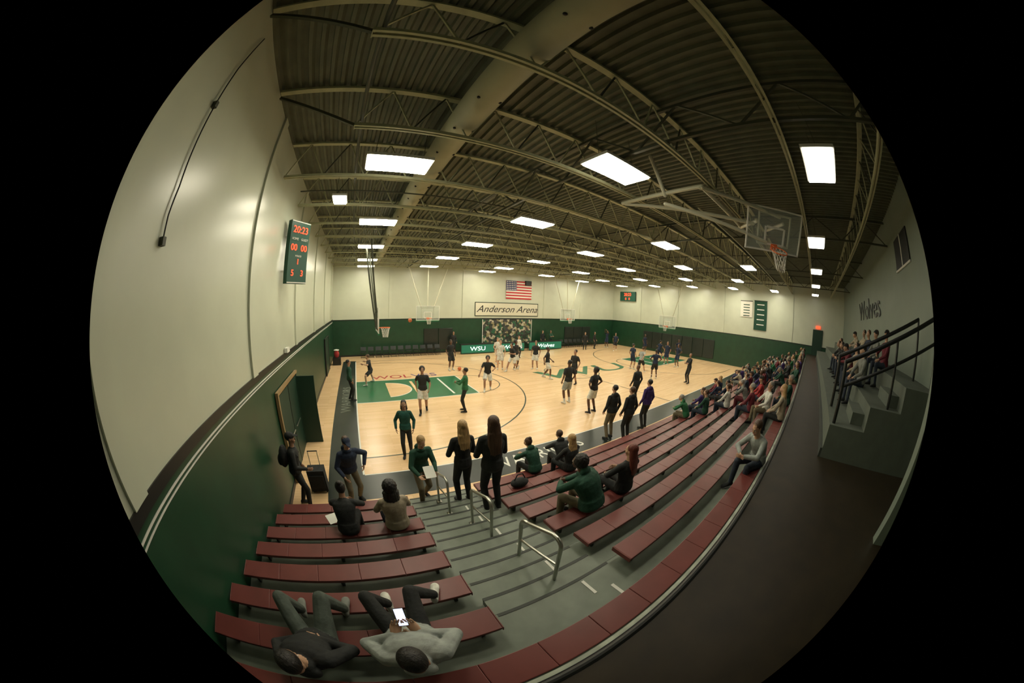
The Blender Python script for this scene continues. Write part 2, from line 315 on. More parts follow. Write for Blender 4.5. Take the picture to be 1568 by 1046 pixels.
A=Acc();A.box((XL,YF-.02,0),(XR,YF,.12),BLK);A.obj('baseboard_far')
A=Acc()
for y in (1.2,5.2,9.5,13.8,18.1,22.4): A.box((XL,y,ZG+.12),(XL+.05,y+.28,ZD),WALL)
for x in (2.6,9.0,17.6,22.6): A.box((x,YF-.05,ZG+.07),(x+.25,YF,ZD),WALL)
for y in (2,9.5,15,20): A.box((XR-.05,y,ZG+.07),(XR,y+.25,ZD),WALL)
A.obj('wall_pilasters')
A=Acc()
for x in (5.6,6.9): A.box((x,YF-.08,.3),(x+1.25,YF-.025,2.1),BORD)
for x in (20.5,21.8,23.1): A.box((x,YF-.08,.3),(x+1.25,YF-.025,2.1),BORD)
for y in np.arange(YC-4,YC+4,1.3): A.box((XR-.08,y,.3),(XR-.025,y+1.25,2.1),BORD)
A.obj('wall_pad',bevel=.02)
A=Acc();x=XL;pd=.2;pr=[(0,0),(.06,0),(.09,.06),(.17,.06),(.2,0)]
xs=[]
while x<XR:
    xs+=[(x+a,ZD+b) for a,b in pr[:-1]];x+=pd
for (xa,za),(xb,zb) in zip(xs,xs[1:]): A.poly([(xa,YB,za),(xb,YB,zb),(xb,YF,zb),(xa,YF,za)],DECK)
A.box((XL-.2,YB-.2,ZD+.1),(XR+.2,YF+.2,ZD+.2),DECK);A.obj('ceiling')
ZJ=CH+2.8;JS=2.1
for i,y in enumerate([-2.05+JS*i for i in range(0,13)]):
    A=Acc();x0,x1=XL+.06,XR-.06;zt=ZD-.03;xc=-.45 if y<5 else x0
    for s in(-.06,.02): A.box((xc,y+s,ZJ),(x1,y+s+.04,ZJ+.06),JO)
    if xc>x0: A.bar((xc,y,ZJ+.03),(x0+.03,y,zt-.15),.05,.05,JD);A.box((xc-.01,y-.07,ZJ-.01),(xc,y+.07,ZJ+.07),JO)
    A.box((x0,y-.06,zt-.05),(x1,y+.06,zt),JO)
    n=int((x1-xc)/.95);dx=(x1-xc)/n
    for j in range(n):
        xa=xc+dx*j;A.bar((xa,y,ZJ+.03),(xa+dx/2,y,zt-.03),.028,.028,JD if j%2 else JO);A.bar((xa+dx/2,y,zt-.03),(xa+dx,y,ZJ+.03),.028,.028,JO)
    A.obj('roof_joist')
A=Acc()
for x in (4.0,10.5,17,23.5): 
    A.box((x,YB+.05,ZJ+.065),(x+.06,YF-.06,ZJ+.12),JD)
    A.box((x,YB+.05,ZD-.16),(x+.06,YF-.06,ZD-.10),JD)
    for y in np.arange(YB+.1,YF-2,2.1): A.bar((x+.025,y,ZJ+.08),(x+.025,y+1.05,ZD-.12),.035,.035,JD);A.bar((x+.025,y+1.05,ZD-.12),(x+.025,y+2.1,ZJ+.08),.035,.035,JD)
A.obj('roof_cross_bracing')
A=Acc();A.tube([(XL+1.8,YB+.1,ZJ+.15),(XL+1.8,YF-.1,ZJ+.15)],.03,JD);A.tube([(7,3,ZJ-.03),(25,3,ZJ-.03)],.02,PIPE);A.tube([(3.2,6,ZJ+.1),(3.2,YF-.1,ZJ+.1)],.02,JD);A.tube([(XL+.3,7.5,ZJ+.1),(5,7.5,ZJ+.1)],.02,JD);A.obj('ceiling_conduit')
A=Acc();dxx,dz_,dr=1.40,CH+3.28,.28;R=[]
for y in np.arange(YB+.3,YF-.2,.5): 
    rr=dr*(1+.012*math.sin(y*4));R.append((V((dxx,y,dz_)),V((rr,0,0)),V((0,0,rr))))
loft(A,R,A.mi(DUCT),28)
for y in np.arange(0,YF-1,1.0):
    for t in (-2.2,-.9):
        c=V((dxx+dr*1.01*math.cos(t),y+.3,dz_+dr*1.01*math.sin(t)));ell(A,c,(.028,.028,.028),A.mi(BLK),None,8,6)
A.obj('fabric_air_duct',smooth=True)
LG=[(.5,5.4,3)]+[(.5,y,0) for y in (9.9,14.4,18.9,22.2)]+[(4.15,3.4,3),(5.2,-.6,2)]+[(5.2,y,0) for y in(7.9,12.4,16.9,21.4)]+[(10.4,-.3,2)]+[(10.4,y,0) for y in(6.1,10.5,15,19.5,22.4)]+[(15.7,-.3,2)]+[(15.7,y,0) for y in(3.8,8,12.4,16.9,21.4)]+[(21,-.3,2)]+[(21,y,0) for y in(6,10.5,15,19.5,22.4)]+[(26.3,-.3,2)]+[(26.3,y,0) for y in(3.8,8,12.4,16.9,21.4)]+[(-.74,7.7,1)]
for x,y,k in LG:
    A=Acc();a,b=(.62,.32) if k!=1 else (.17,.3);z=ZJ-.12
    A.box((x-a-.03,y-b-.03,z+.031),(x+a+.03,y+b+.03,z+.09),FIX);A.box((x-a,y-b,z),(x+a,y+b,z+.03),{2:LIGHTD,3:LIGHTM}.get(k,LIGHT))
    for s in(-1,1): A.tube([(x+s*a*.8,y,z+.08),(x+s*a*.8,y,ZD-.02)],.006,JD,5)
    A.obj('ceiling_light')
# ================= COURT =================
A=Acc();x0,x1,y0,y1=XB,XB+CL,D,D+15.24
def rect(x0,y0,x1,y1,z,m): A.poly([(x0,y0,z),(x1,y0,z),(x1,y1,z),(x0,y1,z)],m)
rect(x0-1.0,y0-1.1,x0,y1+.3,.003,BORD);rect(x0,y0-1.1,x1+.6,y0,.003,BORD)
for s,xx in((1,x0),(-1,x1)):
    rect(min(xx,xx+s*5.8),YC-1.83,max(xx,xx+s*5.8),YC+1.83,.003,CG)
    cx=xx+s*5.8;a=-math.pi/2 if s>0 else math.pi/2
    A.ring((cx,YC),1.78,1.83,a,a+math.pi,.006,LINE,32)
    A.ring((xx+s*1.6,YC),0,1.2,a,a+math.pi,.005,WOOD,32);A.ring((xx+s*1.6,YC),1.2,1.25,a,a+math.pi,.006,WHT,32)
    rect(min(xx+s*2.95,xx+s*3.1),YC-1.3,max(xx+s*2.95,xx+s*3.1),YC+1.3,.005,WOOD);rect(min(xx+s*4.6,xx+s*4.7),YC-1.5,max(xx+s*4.6,xx+s*4.7),YC+1.5,.005,WHT)
    A.ring((xx+s*1.6,YC),6.70,6.76,a,a+math.pi,.004,LINE,64)
    for t in(-1,1): 
        rect(min(xx,xx+s*1.6),YC+t*6.725-.025,max(xx,xx+s*1.6),YC+t*6.725+.025,.004,LINE);rect(min(xx,xx+s*5.8),YC+t*1.83-.025,max(xx,xx+s*5.8),YC+t*1.83+.025,.006,WHT)
    rect(cx-.025,YC-1.83,cx+.025,YC+1.83,.006,WHT)
A.ring(((x0+x1)/2,YC),1.8,1.86,0,2*math.pi,.004,LINE,64);rect((x0+x1)/2-.025,y0,(x0+x1)/2+.025,y1,.004,LINE)
rect(x0,y1-.05,x1,y1,.004,LINE);rect(x0-.05,y0,x0,y1,.005,WHT);rect(x1,y0,x1+.05,y1,.004,LINE)
rect(x0,y0-.04,x1,y0,.005,WHT)
PUR=mat('court_purple',(.05,.03,.22),.3)
text(A,'WU',3.6,CG,MX(((x0+x1)/2+.9,YC-.2,.007),(1.3,0,0),(0,.8,0)),.2,.001)
text(A,'WARRIORS',.75,WHT,MX((x0+4.9,y0-.55,.006),(.85,0,0),(0,1,0)),0,.001)
text(A,'WOL',1.0,c_red,MX((x0+2.1,YC+2.5,.006),(1,0,0),(0,1,0)),0,.001);text(A,'VES',1.0,PUR,MX((x0+4.1,YC+2.5,.006),(1,0,0),(0,1,0)),0,.001)
text(A,'WARRIORS',.62,GRY,MX((x0-.5,YC-1,.006),(0,1.2,0),(-1,0,0)),0,.001)
A.obj('court_markings')
# ================= BLEACHERS =================
XA2=2.08;XE=26.4
def zi(i):return Z1+(i-1)*DZ
def yi(i):return Y1-(i-1)*DY
def di(i):return zi(i)-.20 if i>0 else 0
A=Acc();xl=XL+.04
for i in range(1,9):
    yn=yi(i)+.25;A.box((xl,yn-DY if i<8 else .31,di(i)-.04),(XE,yn,di(i)),GRY)
    A.box((xl,yn-.03,di(i-1)+.001),(XE,yn-.015,di(i)-.041),DGR)
    A.box((xl,yn+.001,di(i)-.035),(XE,yn+.008,di(i)-.005),DGR)
for i in range(1,8):
    yn=yi(i)+.25;a,b=XA+.08,XA2-.08;zz=di(i)-DZ/2
    A.box((a,yn+.01,di(i-1)+.001),(b,yn+.30,zz),GRY);A.box((a,yn+.301,zz-.03),(b,yn+.31,zz+.003),DGR);A.box((a,yn-.03,di(i)+.001),(b,yn+.006,di(i)+.005),DGR)
    A.box((a,yn+.27,zz+.001),(b,yn+.30,zz+.004),DGR)
    A.box(((a+b)/2+.25,yn-.28,di(i)+.001),((a+b)/2+.285,yn-.06,di(i)+.005),WHT)
A.box(((XA+XA2)/2+.45,yi(8)+.3,di(7)+.001),((XA+XA2)/2+.49,yi(7)-.05,di(7)+.006),WHT)
A.obj('bleacher_deck')
def bench(i,xa,xb):
    A=Acc();n=max(1,int((xb-xa)/.46));dx=(xb-xa)/n;y,z=yi(i),zi(i)
    A.box((xa+.013,y+.005,z-.052),(xb-.013,y+.275,z-.036),MAR)
    for j in range(n): A.box((xa+dx*j+.0015,y,z-.035),(xa+dx*(j+1)-.0015,y+.28,z),MAR)
    A.box((xa-.012,y-.002,z-.06),(xa,y+.282,z+.002),MAR);A.box((xb,y-.002,z-.06),(xb+.012,y+.282,z+.002),MAR)
    m=int((xb-xa)/1.4)+1
    for j in range(m+1):
        x=xa+.15+(xb-xa-.3)*j/m;A.box((x-.02,y+.06,di(i)),(x+.02,y+.22,z-.053),DGR)
    A.obj('bleacher_bench',bevel=.006)
for i in range(1,8): bench(i,xl+.02,XA);bench(i,XA2,XE-.3)
bench(8,xl+.02,XE-.3)
A=Acc();A.box((XL+.03,.245,0),(XE+1,.29,zi(8)+.08),CON);A.box((XL+.03,.291,zi(8)-.02),(XE,.37,zi(8)+.02),mat('ledge_white',(.42,.46,.38),.5,6,.3))
A.tube([(XL+.05,.26,zi(8)+.19),(XE+1,.26,zi(8)+.19)],.035,BLK,10);A.box((XL+.03,.24,zi(8)+.081),(XE+1,.31,zi(8)+.16),BLK)
A.obj('bleacher_back_rail')
for (xm,ya,za,yb,zb) in ((1.45,1.46,di(6),2.06,di(5)),(1.42,2.85,di(4),3.45,di(3)),(1.24,4.2,di(2),4.8,di(1))):
    A=Acc();P_=[(xm,ya,za),(xm,ya,za+.66)]
    for t in range(1,6):
        a=math.pi*t/12;P_.append((xm,ya+.10*(1-math.cos(a)),za+.66+.10*math.sin(a)))
    P_+=[(xm,ya+.14,za+.76),(xm,yb-.02,zb+.80)]
    for t in range(1,7):
        a=math.pi/2-math.pi*t/12;P_.append((xm,yb-.02+.12*math.cos(a),zb+.68+.12*math.sin(a)))
    P_+=[(xm,yb+.10,zb)]
    A.tube(P_,.023,STEEL,10);A.tube([(xm,ya,za+.38),(xm,yb+.1,zb+.42)],.017,STEEL,8)
    for p in((xm,ya,za),(xm,yb+.1,zb)): A.box((p[0]-.05,p[1]-.05,p[2]+.001),(p[0]+.05,p[1]+.05,p[2]+.014),STEEL)
    A.obj('aisle_handrail',smooth=True)
A=Acc();A.box((XL+.02,YB+.01,WZ-.25),(XR-.02,.235,WZ),WALK);A.obj('walkway_floor')
A=Acc();ux=5.5
for j in range(3): A.box((ux,-.75-.85*(j+1) if j<2 else YB+.02,WZ+.002),(XR-3,-.75-.85*j,WZ+.58+.42*j) ,CON)
A.box((ux,-.745,WZ+.002),(XR-3,-.70,WZ+.16),DGR)
for j in range(2): A.box((ux+.35,-.75-.85*(j+1)+.002,WZ+.581+.42*j),(ux+1.3,-.75-.85*(j+1)+.32,WZ+.58+.42*j+.21),CON)
A.obj('upper_seating_platform')
A=Acc();x=ux+.15
A.tube([(x,-.85,WZ+.585),(x,-.85,WZ+1.6),(x,-3.3,WZ+2.6),(x,-3.3,WZ+1.425)],.04,BLK);A.tube([(x,-.85,WZ+1.2),(x,-3.3,WZ+2.2)],.03,BLK);A.tube([(x,-2.1,WZ+1.01),(x,-2.1,WZ+2.1)],.035,BLK)
A.tube([(x+1.3,-.85,WZ+.585),(x+1.3,-.85,WZ+1.6),(x+1.3,-3.3,WZ+2.6),(x+1.3,-3.3,WZ+1.425)],.04,BLK);A.obj('stair_railing',smooth=True)
A=Acc();A.box((8.0,YB,6.2),(9.6,YB+.05,7.0),BLK);A.box((8.75,YB,6.2),(8.82,YB+.07,7.0),FIX);A.box((7.95,YB,6.15),(9.65,YB+.06,6.2),FIX);A.obj('window_1')
A=Acc();text(A,'Wolves',1.3,BLK,MX((15.5,YB+.03,5.5),(-1.5,0,0),(0,0,1)),-.3,.01);A.obj('wall_script_sign')
A=Acc();A.box((3.3,YB,WZ+.001),(3.45,-2.0,ZD),WALN);A.obj('wall_partition')
# ================= WALL OBJECTS =================
LEDR=mat('led_red',(1,.06,.02),.5,em=2.5);LEDW=mat('led_white',(.8,1,.9),.5,em=1.6);SB=mat('scoreboard_green',(.01,.07,.045),.4)
A=Acc();n0=V((-1.95,7.50,0));n1=V((-1.52,8.08,0));ux_=(n1-n0).normalized();nf=V((ux_.y,-ux_.x,0));cw=(n1-n0).length;za,zb=4.75,6.36
cc=(n0+n1)/2-nf*.08;cc.z=(za+zb)/2
A.obox(cc,ux_*cw/2,nf*.08,V((0,0,(zb-za)/2)),SB)
for t in(-1,1): A.obox(cc+nf*.084+V((0,0,t*(zb-za-.05)/2)),ux_*cw/2,nf*.004,V((0,0,.012)),WHT)
def T(s,sz,fx,fz,m): 
    o=cc+nf*.09+ux_*(fx-.5)*cw;o.z=za+(zb-za)*fz;text(A,s,sz,m,MX(o,ux_,(0,0,1)),0,.005)
T('20:23',.26,.5,.85,LEDR);T('HOME',.09,.25,.70,WHT);T('GUEST',.09,.75,.70,WHT);T('00',.24,.24,.56,LEDR);T('00',.24,.76,.56,LEDR);T('PERIOD',.07,.5,.43,WHT);T('1',.2,.5,.34,LEDR);T('5    3',.22,.5,.16,LEDR)
A.bar((-2.15,8.0,6.0),(-1.7,8.05,6.0),.04,.04,JD);A.bar((-2.15,8.0,5.1),(-1.7,8.05,5.1),.04,.04,JD)
A.obj('scoreboard')
A=Acc();y0_,y1_,zm=20.8,23.1,5.88
A.box((XR-.2,y0_,zm-.55),(XR-.03,y1_,zm+.55),SB);text(A,'20:23',.5,LEDR,MX((XR-.21,(y0_+y1_)/2,zm+.2),(0,-1,0),(0,0,1)));text(A,'0   0',.4,LEDR,MX((XR-.21,(y0_+y1_)/2,zm-.3),(0,-1,0),(0,0,1)));A.obj('scoreboard')
A=Acc();cp=[V((XL+.04,y,z)) for y,z in((2.52,7.64),(2.43,6.95),(2.41,6.37),(2.39,5.86),(2.37,5.39),(2.30,5.09),(2.29,4.85))]
A.tube(cp,.011,BLK,6)
for k in(2,6):
    c=cp[k];A.box((XL+.001,c.y-.03,c.z-.04),(XL+.07,c.y+.03,c.z+.04),JD)
A.obj('hanging_wall_cable')
A=Acc();DF=mat('door_frame_tan',(.30,.20,.09),.5);DN=mat('door_green',(.008,.035,.02),.5)
yd0,yd1=6.6,8.9
A.box((XL+.022,yd0-.08,0.002),(XL+.10,yd0,2.25),DF);A.box((XL+.022,yd1,0.002),(XL+.08,yd1+.05,2.25),DN);A.box((XL+.022,yd0-.08,2.251),(XL+.10,yd1+.08,2.33),DF)
A.box((XL+.022,yd0+.001,.002),(XL+.06,yd1-.001,2.2),DN);A.box((XL+.03,(yd0+yd1)/2-.02,.003),(XL+.07,(yd0+yd1)/2+.02,2.2),BLK)
for s in(-.45,.45): A.tube([(XL+.11,(yd0+yd1)/2+s-.3,1.0),(XL+.11,(yd0+yd1)/2+s+.3,1.0)],.018,STEEL)
A.obox(V((XL+.36,8.95,1.08)),V((.30,.0,0)),V((0,.025,0)),V((0,0,1.07)),DN)
A.obj('door_1')
A=Acc();A.box((XL+.022,7.9,ZG+.13),(XL+.12,8.2,ZG+.25),WHT);A.obj('emergency_light')
A=Acc();yd=18.9;A.box((XL+.022,yd-1.0,.002),(XL+.07,yd+1.0,2.15),DN);A.box((XL+.022,yd-1.06,.002),(XL+.09,yd-1.0,2.2),BLK);A.box((XL+.022,yd+1.0,.002),(XL+.09,yd+1.06,2.2),BLK);A.box((XL+.022,yd-1.0,2.15),(XL+.09,yd+1.0,2.2),BLK);A.obj('door_2')
A=Acc();fx0,fx1,fz1,fz0=13.26,16.08,6.47,4.75
FR_=mat('flag_red',(.5,.03,.04),.8);FW=mat('flag_white',(.75,.73,.65),.8);FB=mat('flag_blue',(.02,.03,.14),.8);st=(fz1-fz0)/13
for j in range(13): A.box((fx0,YF-.06,fz1-st*(j+1)),(fx1,YF-.055,fz1-st*j),FR_ if j%2==0 else FW)
A.box((fx0,YF-.068,fz1-st*7),(fx0+(fx1-fx0)*.4,YF-.061,fz1),FB)
for r_ in range(5):
    for c_ in range(6): 
        x=fx0+(fx1-fx0)*.4*(c_+.6)/6.2;z=fz1-st*7*(r_+.6)/5.2;A.box((x-.05,YF-.072,z-.05),(x+.05,YF-.0685,z+.05),FW)
A.obj('american_flag')
A=Acc();A.box((15.3,YF-.3,6.1),(15.9,YF-.02,6.55),BLK);A.obj('wall_speaker')
A=Acc();ax,az,bx,bz=10.19,4.38,16.93,3.12;A.box((ax,YF-.05,bz),(bx,YF-.03,az),mat('banner_dark',(.03,.05,.03),.7));A.box((ax+.07,YF-.056,bz+.07),(bx-.07,YF-.051,az-.07),mat('banner_cream',(.62,.60,.47),.7))
text(A,'Anderson Arena',(az-bz)*.70,BLK,MX(((ax+bx)/2,YF-.06,(az+bz)/2),(1.08,0,0),(0,0,1)),.45,.004);A.obj('arena_name_banner')
def muralm():
    m=bpy.data.materials.new('mural');m.use_nodes=True;N=m.node_tree.nodes;L=m.node_tree.links;b=N['Principled BSDF']
    tc=N.new('ShaderNodeTexCoord');vo=N.new('ShaderNodeTexVoronoi');vo.inputs['Scale'].default_value=5;cr=N.new('ShaderNodeValToRGB');cr.color_ramp.interpolation='CONSTANT'
    sx=N.new('ShaderNodeSeparateColor');L.new(tc.outputs['Object'],vo.inputs[0]);L.new(vo.outputs['Color'],sx.inputs[0]);L.new(sx.outputs[0],cr.inputs[0]);L.new(cr.outputs[0],b.inputs['Base Color'])
    e=cr.color_ramp.elements;e[0].color=(.02,.03,.02,1);e[1].position=.35;e[1].color=(.25,.22,.12,1)
    for p,c in((.5,(.02,.10,.05,1)),(.68,(.45,.42,.32,1)),(.85,(.05,.05,.05,1))):
        n=e.new(p);n.color=c
    return m
A=Acc();ax,bx,az=10.99,16.16,2.82;A.box((ax,YF-.09,.5),(bx,YF-.08,az),muralm());A.box((ax-.05,YF-.095,az),(bx+.05,YF-.07,az+.05),BLK);A.box((ax-.05,YF-.095,.5),(ax-.001,YF-.07,az),WHT);A.box((bx+.001,YF-.095,.5),(bx+.05,YF-.07,az),WHT);A.obj('wall_mural')
for (y1_,az,y0_,bz,m,s) in ((7.70,6.06,6.42,4.62,FW,''),(6.22,6.16,4.84,3.57,c_grn,'x')):
    A=Acc()
    A.box((XR-.07,y0_,bz),(XR-.06,y1_,az),m);A.tube([(XR-.07,y0_,az),(XR-.07,y1_,az)],.03,BLK)
    for k in range(5): A.box((XR-.075,y0_+.3,az-.3-(az-bz)*.17*k-.08),(XR-.071,y1_-.3,az-.3-(az-bz)*.17*k),WHT if s else c_grn)
    A.obj('wall_banner')
A=Acc();A.box((XR-.08,-1.3,WZ+.001),(XR-.03,-.2,WZ+2.1),DN);A.box((XR-.12,-1.0,WZ+2.2),(XR-.03,-.5,WZ+2.4),LEDR);A.obj('door_3')
# ================= BASKETS =================
def hoop(name,bc,f,masts,dark=False,mr=.04,tilt=0,w=.91):
    """bc backboard centre, f facing, tilt = forward fold of a retracted board"""
    A=Acc();bc=V(bc);f=V(f).normalized();s=V((-f.y,f.x,0));uz=V((0,0,1));up=uz*math.cos(tilt)+f*math.sin(tilt);f=f*math.cos(tilt)-uz*math.sin(tilt)
    rim=bc+f*.40-up*.38
    A.obox(bc,f*.008,s*w,up*.53,GLASS)
    for t in(-1,1):
        A.obox(bc+s*(w+.02)*t,f*.02,s*.018,up*.55,WHT);A.obox(bc+up*.55*t,f*.02,s*(w+.04),up*.018,WHT)
        A.obox(bc+s*.30*t-up*.15,f*.012,s*.025,up*.225,WHT)
    if not tilt: A.obox(bc-up*.61,f*.035,s*.93,up*.035,CG)
    A.obox(bc+up*.07,f*.013,s*.27,up*.025,WHT);A.obox(bc-up*.37,f*.013,s*.27,up*.025,WHT)
    P_=[rim+f*.23*math.cos(t)+s*.23*math.sin(t) for t in np.linspace(0,2*math.pi,21)];A.tube(P_,.014,ORG,6)
    A.obox(rim-f*.30,f*.09,s*.06,up*.015,ORG);A.obox(rim-f*.375-up*.05,f*.012,s*.1,up*.08,ORG)
    for k in range(12):
        a0=2*math.pi*k/12
        for sg in(-1,1):
            pr_=[]
            for j in range(5):
                a=a0+sg*j*math.pi/12;r=.225-.10*(j/4)**.7;pr_.append(rim+f*r*math.cos(a)+s*r*math.sin(a)-uz*.115*j)
            A.tube(pr_,.005,NET,4)
    bk=bc-f*.06
    A.tube([bk+s*.5-up*.4,bk+s*.5+up*.4,bk-s*.5+up*.4,bk-s*.5-up*.4,bk+s*.5-up*.4],.03,JD if dark else PIPE)
    for a,b in masts: A.tube([V(a),V(b)],mr,JD if dark else PIPE)
    return A.obj(name)
rx=XB+1.6
hoop('basketball_hoop',(rx-.4,YC,3.43),(1,0,0),[((rx-.46,YC+.5,3.8),(rx-.9,YC+1.2,ZJ-.02)),((rx-.46,YC-.5,3.8),(rx-.9,YC-1.2,ZJ-.02)),((rx-.46,YC,3.1),(rx-1.1,YC,ZJ-.02))],True)
rx=XB+CL-1.6
hoop('basketball_hoop',(rx+.4,YC,3.43),(-1,0,0),[((rx+.46,YC+.5,3.8),(rx+.6,YC+1.5,ZJ)),((rx+.46,YC-.5,3.8),(rx+.6,YC-1.5,ZJ))])
for x in(5.55,19.5):
    yy=YF-2.0
    hoop('basketball_hoop',(x,yy+.4,3.43),(0,-1,0),[((x-.5,yy+.46,3.8),(x-1.6,yy+.6,ZJ)),((x+.5,yy+.46,3.8),(x+1.6,yy+.6,ZJ)),((x,yy+.46,3.8),(x,yy+.6,ZJ))])
hoop('basketball_hoop',(7.68,.98,6.48),(-.82,-.57,0),[((5.75,2.3,ZJ-.04),(5.75,4.6,ZJ-.06)),((5.75,4.5,ZJ-.1),(7.6,1.6,6.65)),((5.75,2.35,ZJ-.06),(7.75,.8,6.85)),((5.9,3.4,ZJ-.25),(7.7,1.3,6.2)),((8.0,.75,6.75),(9.4,1.5,ZJ)),((7.7,1.5,6.75),(9.2,2.6,ZJ)),((5.75,2.3,ZJ-.06),(9.5,2.3,ZJ-.06)),((5.75,3.3,ZJ-.1),(5.3,3.3,ZD-.2))],False,.05,.58,.84)
# ================= FAR SIDE =================
yt=D+15.24+.9
xs=[(8.44,11.5),(12.0,14.6),(15.1,19.0)]
for j,(a,b) in enumerate(xs):
    A=Acc();A.box((a,yt,.05),(b,yt+.06,.80),c_grn);A.box((a,yt,.801),(b,yt+.5,.84),BLK);A.box((a+.05,yt-.012,.12),(b-.05,yt-.001,.76),mat('led_board',(.01,.12,.07),.4,em=.6))
    text(A,('WSU','Wolves','Wolves')[j],.5,LEDW,MX(((a+b)/2,yt-.016,.43),(1.3,0,0),(0,0,1)),.2 if j else 0,.002)
    for x in(a+.1,b-.1): A.tube([(x,yt+.4,0.02),(x,yt+.4,.79)],.02,BLK)
    A.obj('scorers_table')
def chairmesh():
    A=Acc();PL=mat('chair_plastic',(.015,.02,.02),.4)
    A.box((-.22,-.2,.43),(.22,.2,.46),PL);A.obox(V((0,.21,.68)),V((.22,0,0)),V((0,.012,.0)),V((0,.04,.14)),PL)
    for s in(-1,1):
        A.tube([(.21*s,-.2,0.012),(.21*s,.16,.46),(.21*s,.26,.84)],.012,PL,6);A.tube([(.21*s,.24,0.012),(.21*s,-.14,.44)],.012,PL,6)
    A.tube([(-.21,.24,.05),(.21,.24,.05)],.01,PL,6);A.tube([(-.21,-.18,.05),(.21,-.18,.05)],.01,PL,6)
    return A.obj('folding_chair')
c0=chairmesh();c0.location=(.4,yt+.6,0)
cx=[.4+.62*i for i in range(1,11)]+[19.6+.62*i for i in range(9)]
for x in cx:
    o=bpy.data.objects.new('folding_chair',c0.data);o.location=(x,yt+.6,0);bpy.context.collection.objects.link(o)
A=Acc();ell(A,V((XL+.5,YF-3,.75)),(.2,.2,.28),A.mi(c_red),None,16,10);A.box((XL+.2,YF-3.3,0.001),(XL+.8,YF-2.7,.48),BLK);ell(A,V((XL+.5,YF-3,1.02)),(.21,.21,.06),A.mi(WHT),None,16,8);A.obj('water_cooler')
def ball(p):
    A=Acc();ell(A,V(p),(.12,.12,.12),A.mi(BALL),None,18,12)
    for M3 in(Matrix.Identity(3),Matrix.Rotation(math.pi/2,3,'X'),Matrix.Rotation(math.pi/2,3,'Y')):
        A.tube([V(p)+M3@V((.121*math.cos(t),.121*math.sin(t),0)) for t in np.linspace(0,2*math.pi,25)],.003,BLK,4)
    A.obj('basketball',smooth=True)
# ================= PEOPLE =================
PX=[
((2.4,10.8),'walk',(-.3,-1),O(c_blk,c_wht,s2,h_b,c_blk),1.05,'afro'),
((4.0,10.4),'clap',(-.9,.5),O(c_bg,c_blk,s2,h_b),1.0,'short'),
((0.6,15.6),'lunge',(-1,.2),O(c_blk,c_blk,s1,h_d,c_wht),1.05,'short'),
((-.5,13.1),'idle',(.9,.1),O(c_grn,c_blk,s2,h_b),1.02,'short'),
((5.8,17.6),'pstand',(.2,-1),O(c_blk,c_blk,s3,h_b,c_wht),1.1,'short'),
((8.1,23.85),'idle',(0,-1),O(c_blk,c_blk,s2,h_b),1.03,'short'),
((6.1,12.8),'drib',(-.5,-1),O(c_blk,c_wht,s2,h_b,c_wht),1.05,'afro'),
((8.9,16.8),'pstand',(-.6,-1),O(c_wht,c_wht,s1,h_d,c_wht),1.08,'short'),
((9.3,15.9),'run',(-1,-.3),O(c_blk,c_wht,s2,h_b,c_wht),1.06,'short'),
((9.8,16.4),'pstand',(.3,-1),O(c_blk,c_wht,s3,h_b,c_wht),1.1,'afro'),
((12.2,20.0),'idle',(0,-1),O(c_wht,c_blk,s1,h_b),1.0,'short'),
((9.6,18.6),'pstand',(.2,-1),O(c_wht,c_wht,s1,h_b,c_wht),1.06,'short'),
((11.1,16.0),'pstand',(-.8,-.6),O(c_blk,c_wht,s2,h_b,c_wht),1.08,'short'),
((10.3,13.6),'walk',(.7,-.8),O(c_blk,c_wht,s3,h_b,c_wht),1.06,'short'),
((8.4,9.5),'pstand',(.1,1),O(c_blk,c_lg,s3,h_b,c_wht),1.1,'short'),
((10.9,11.9),'pstand',(-1,-.2),O(c_blk,c_blk,s2,h_b,c_blk),1.08,'short'),
((8.5,8.0),'hips',(-.1,1),O(c_blk,c_wht,s3,h_b,c_blk),1.08,'afro'),
((10.9,7.6),'idle',(.2,1),O(c_blk,c_blk,s3,h_b),1.06,'bald'),
((21.0,21.6),'idle',(-.6,-1),O(c_blk,c_blk,s1,h_d),1.0,'short'),
((22.6,21.8),'idle',(.3,-1),O(c_blk,c_blk,s2,h_b),1.0,'short'),
((24.7,21.9),'shoot',(-.9,-.2),O(c_navy,c_navy,s3,h_b,c_wht),1.06,'short'),
((23.7,19.8),'walk',(-.8,-.6),O(c_navy,c_blk,s2,h_b,c_wht),1.05,'short'),
((17.6,12.9),'pstand',(1,-.1),O(c_navy,c_navy,s2,h_b,c_wht),1.06,'short'),
((16.9,11.6),'run',(1,.1),O(c_lg,c_blk,s1,h_d,c_wht),1.05,'short'),
((16.4,10.1),'hips',(.6,.7),O(c_navy,c_blk,s3,h_b,c_wht),1.08,'short'),
((26.6,18.0),'pstand',(-.3,-1),O(c_navy,c_navy,s3,h_b,c_wht),1.05,'short'),
((22.1,12.5),'pstand',(-1,0),O(c_navy,c_navy,s2,h_b,c_wht),1.08,'short'),
((26.3,13.6),'walk',(-.7,-.7),O(c_navy,c_navy,s3,h_b,c_wht),1.05,'short'),
((17.4,8.0),'cross',(-.8,.5),O(c_blk,c_blk,s2,h_b),1.08,'bald'),
((23.8,14.4),'drib',(.8,-.3),O(c_navy,c_navy,s2,h_b,c_wht),1.05,'short'),
((17.3,23.85),'idle',(0,-1),O(c_blk,c_blk,s1,h_d),1.0,'short'),
((18.3,23.85),'cross',(0,-1),O(c_grn,c_blk,s2,h_b),1.0,'short'),
((21.9,11.3),'hips',(-1,.3),O(c_navy,c_navy,s3,h_b,c_wht),1.06,'short'),
]
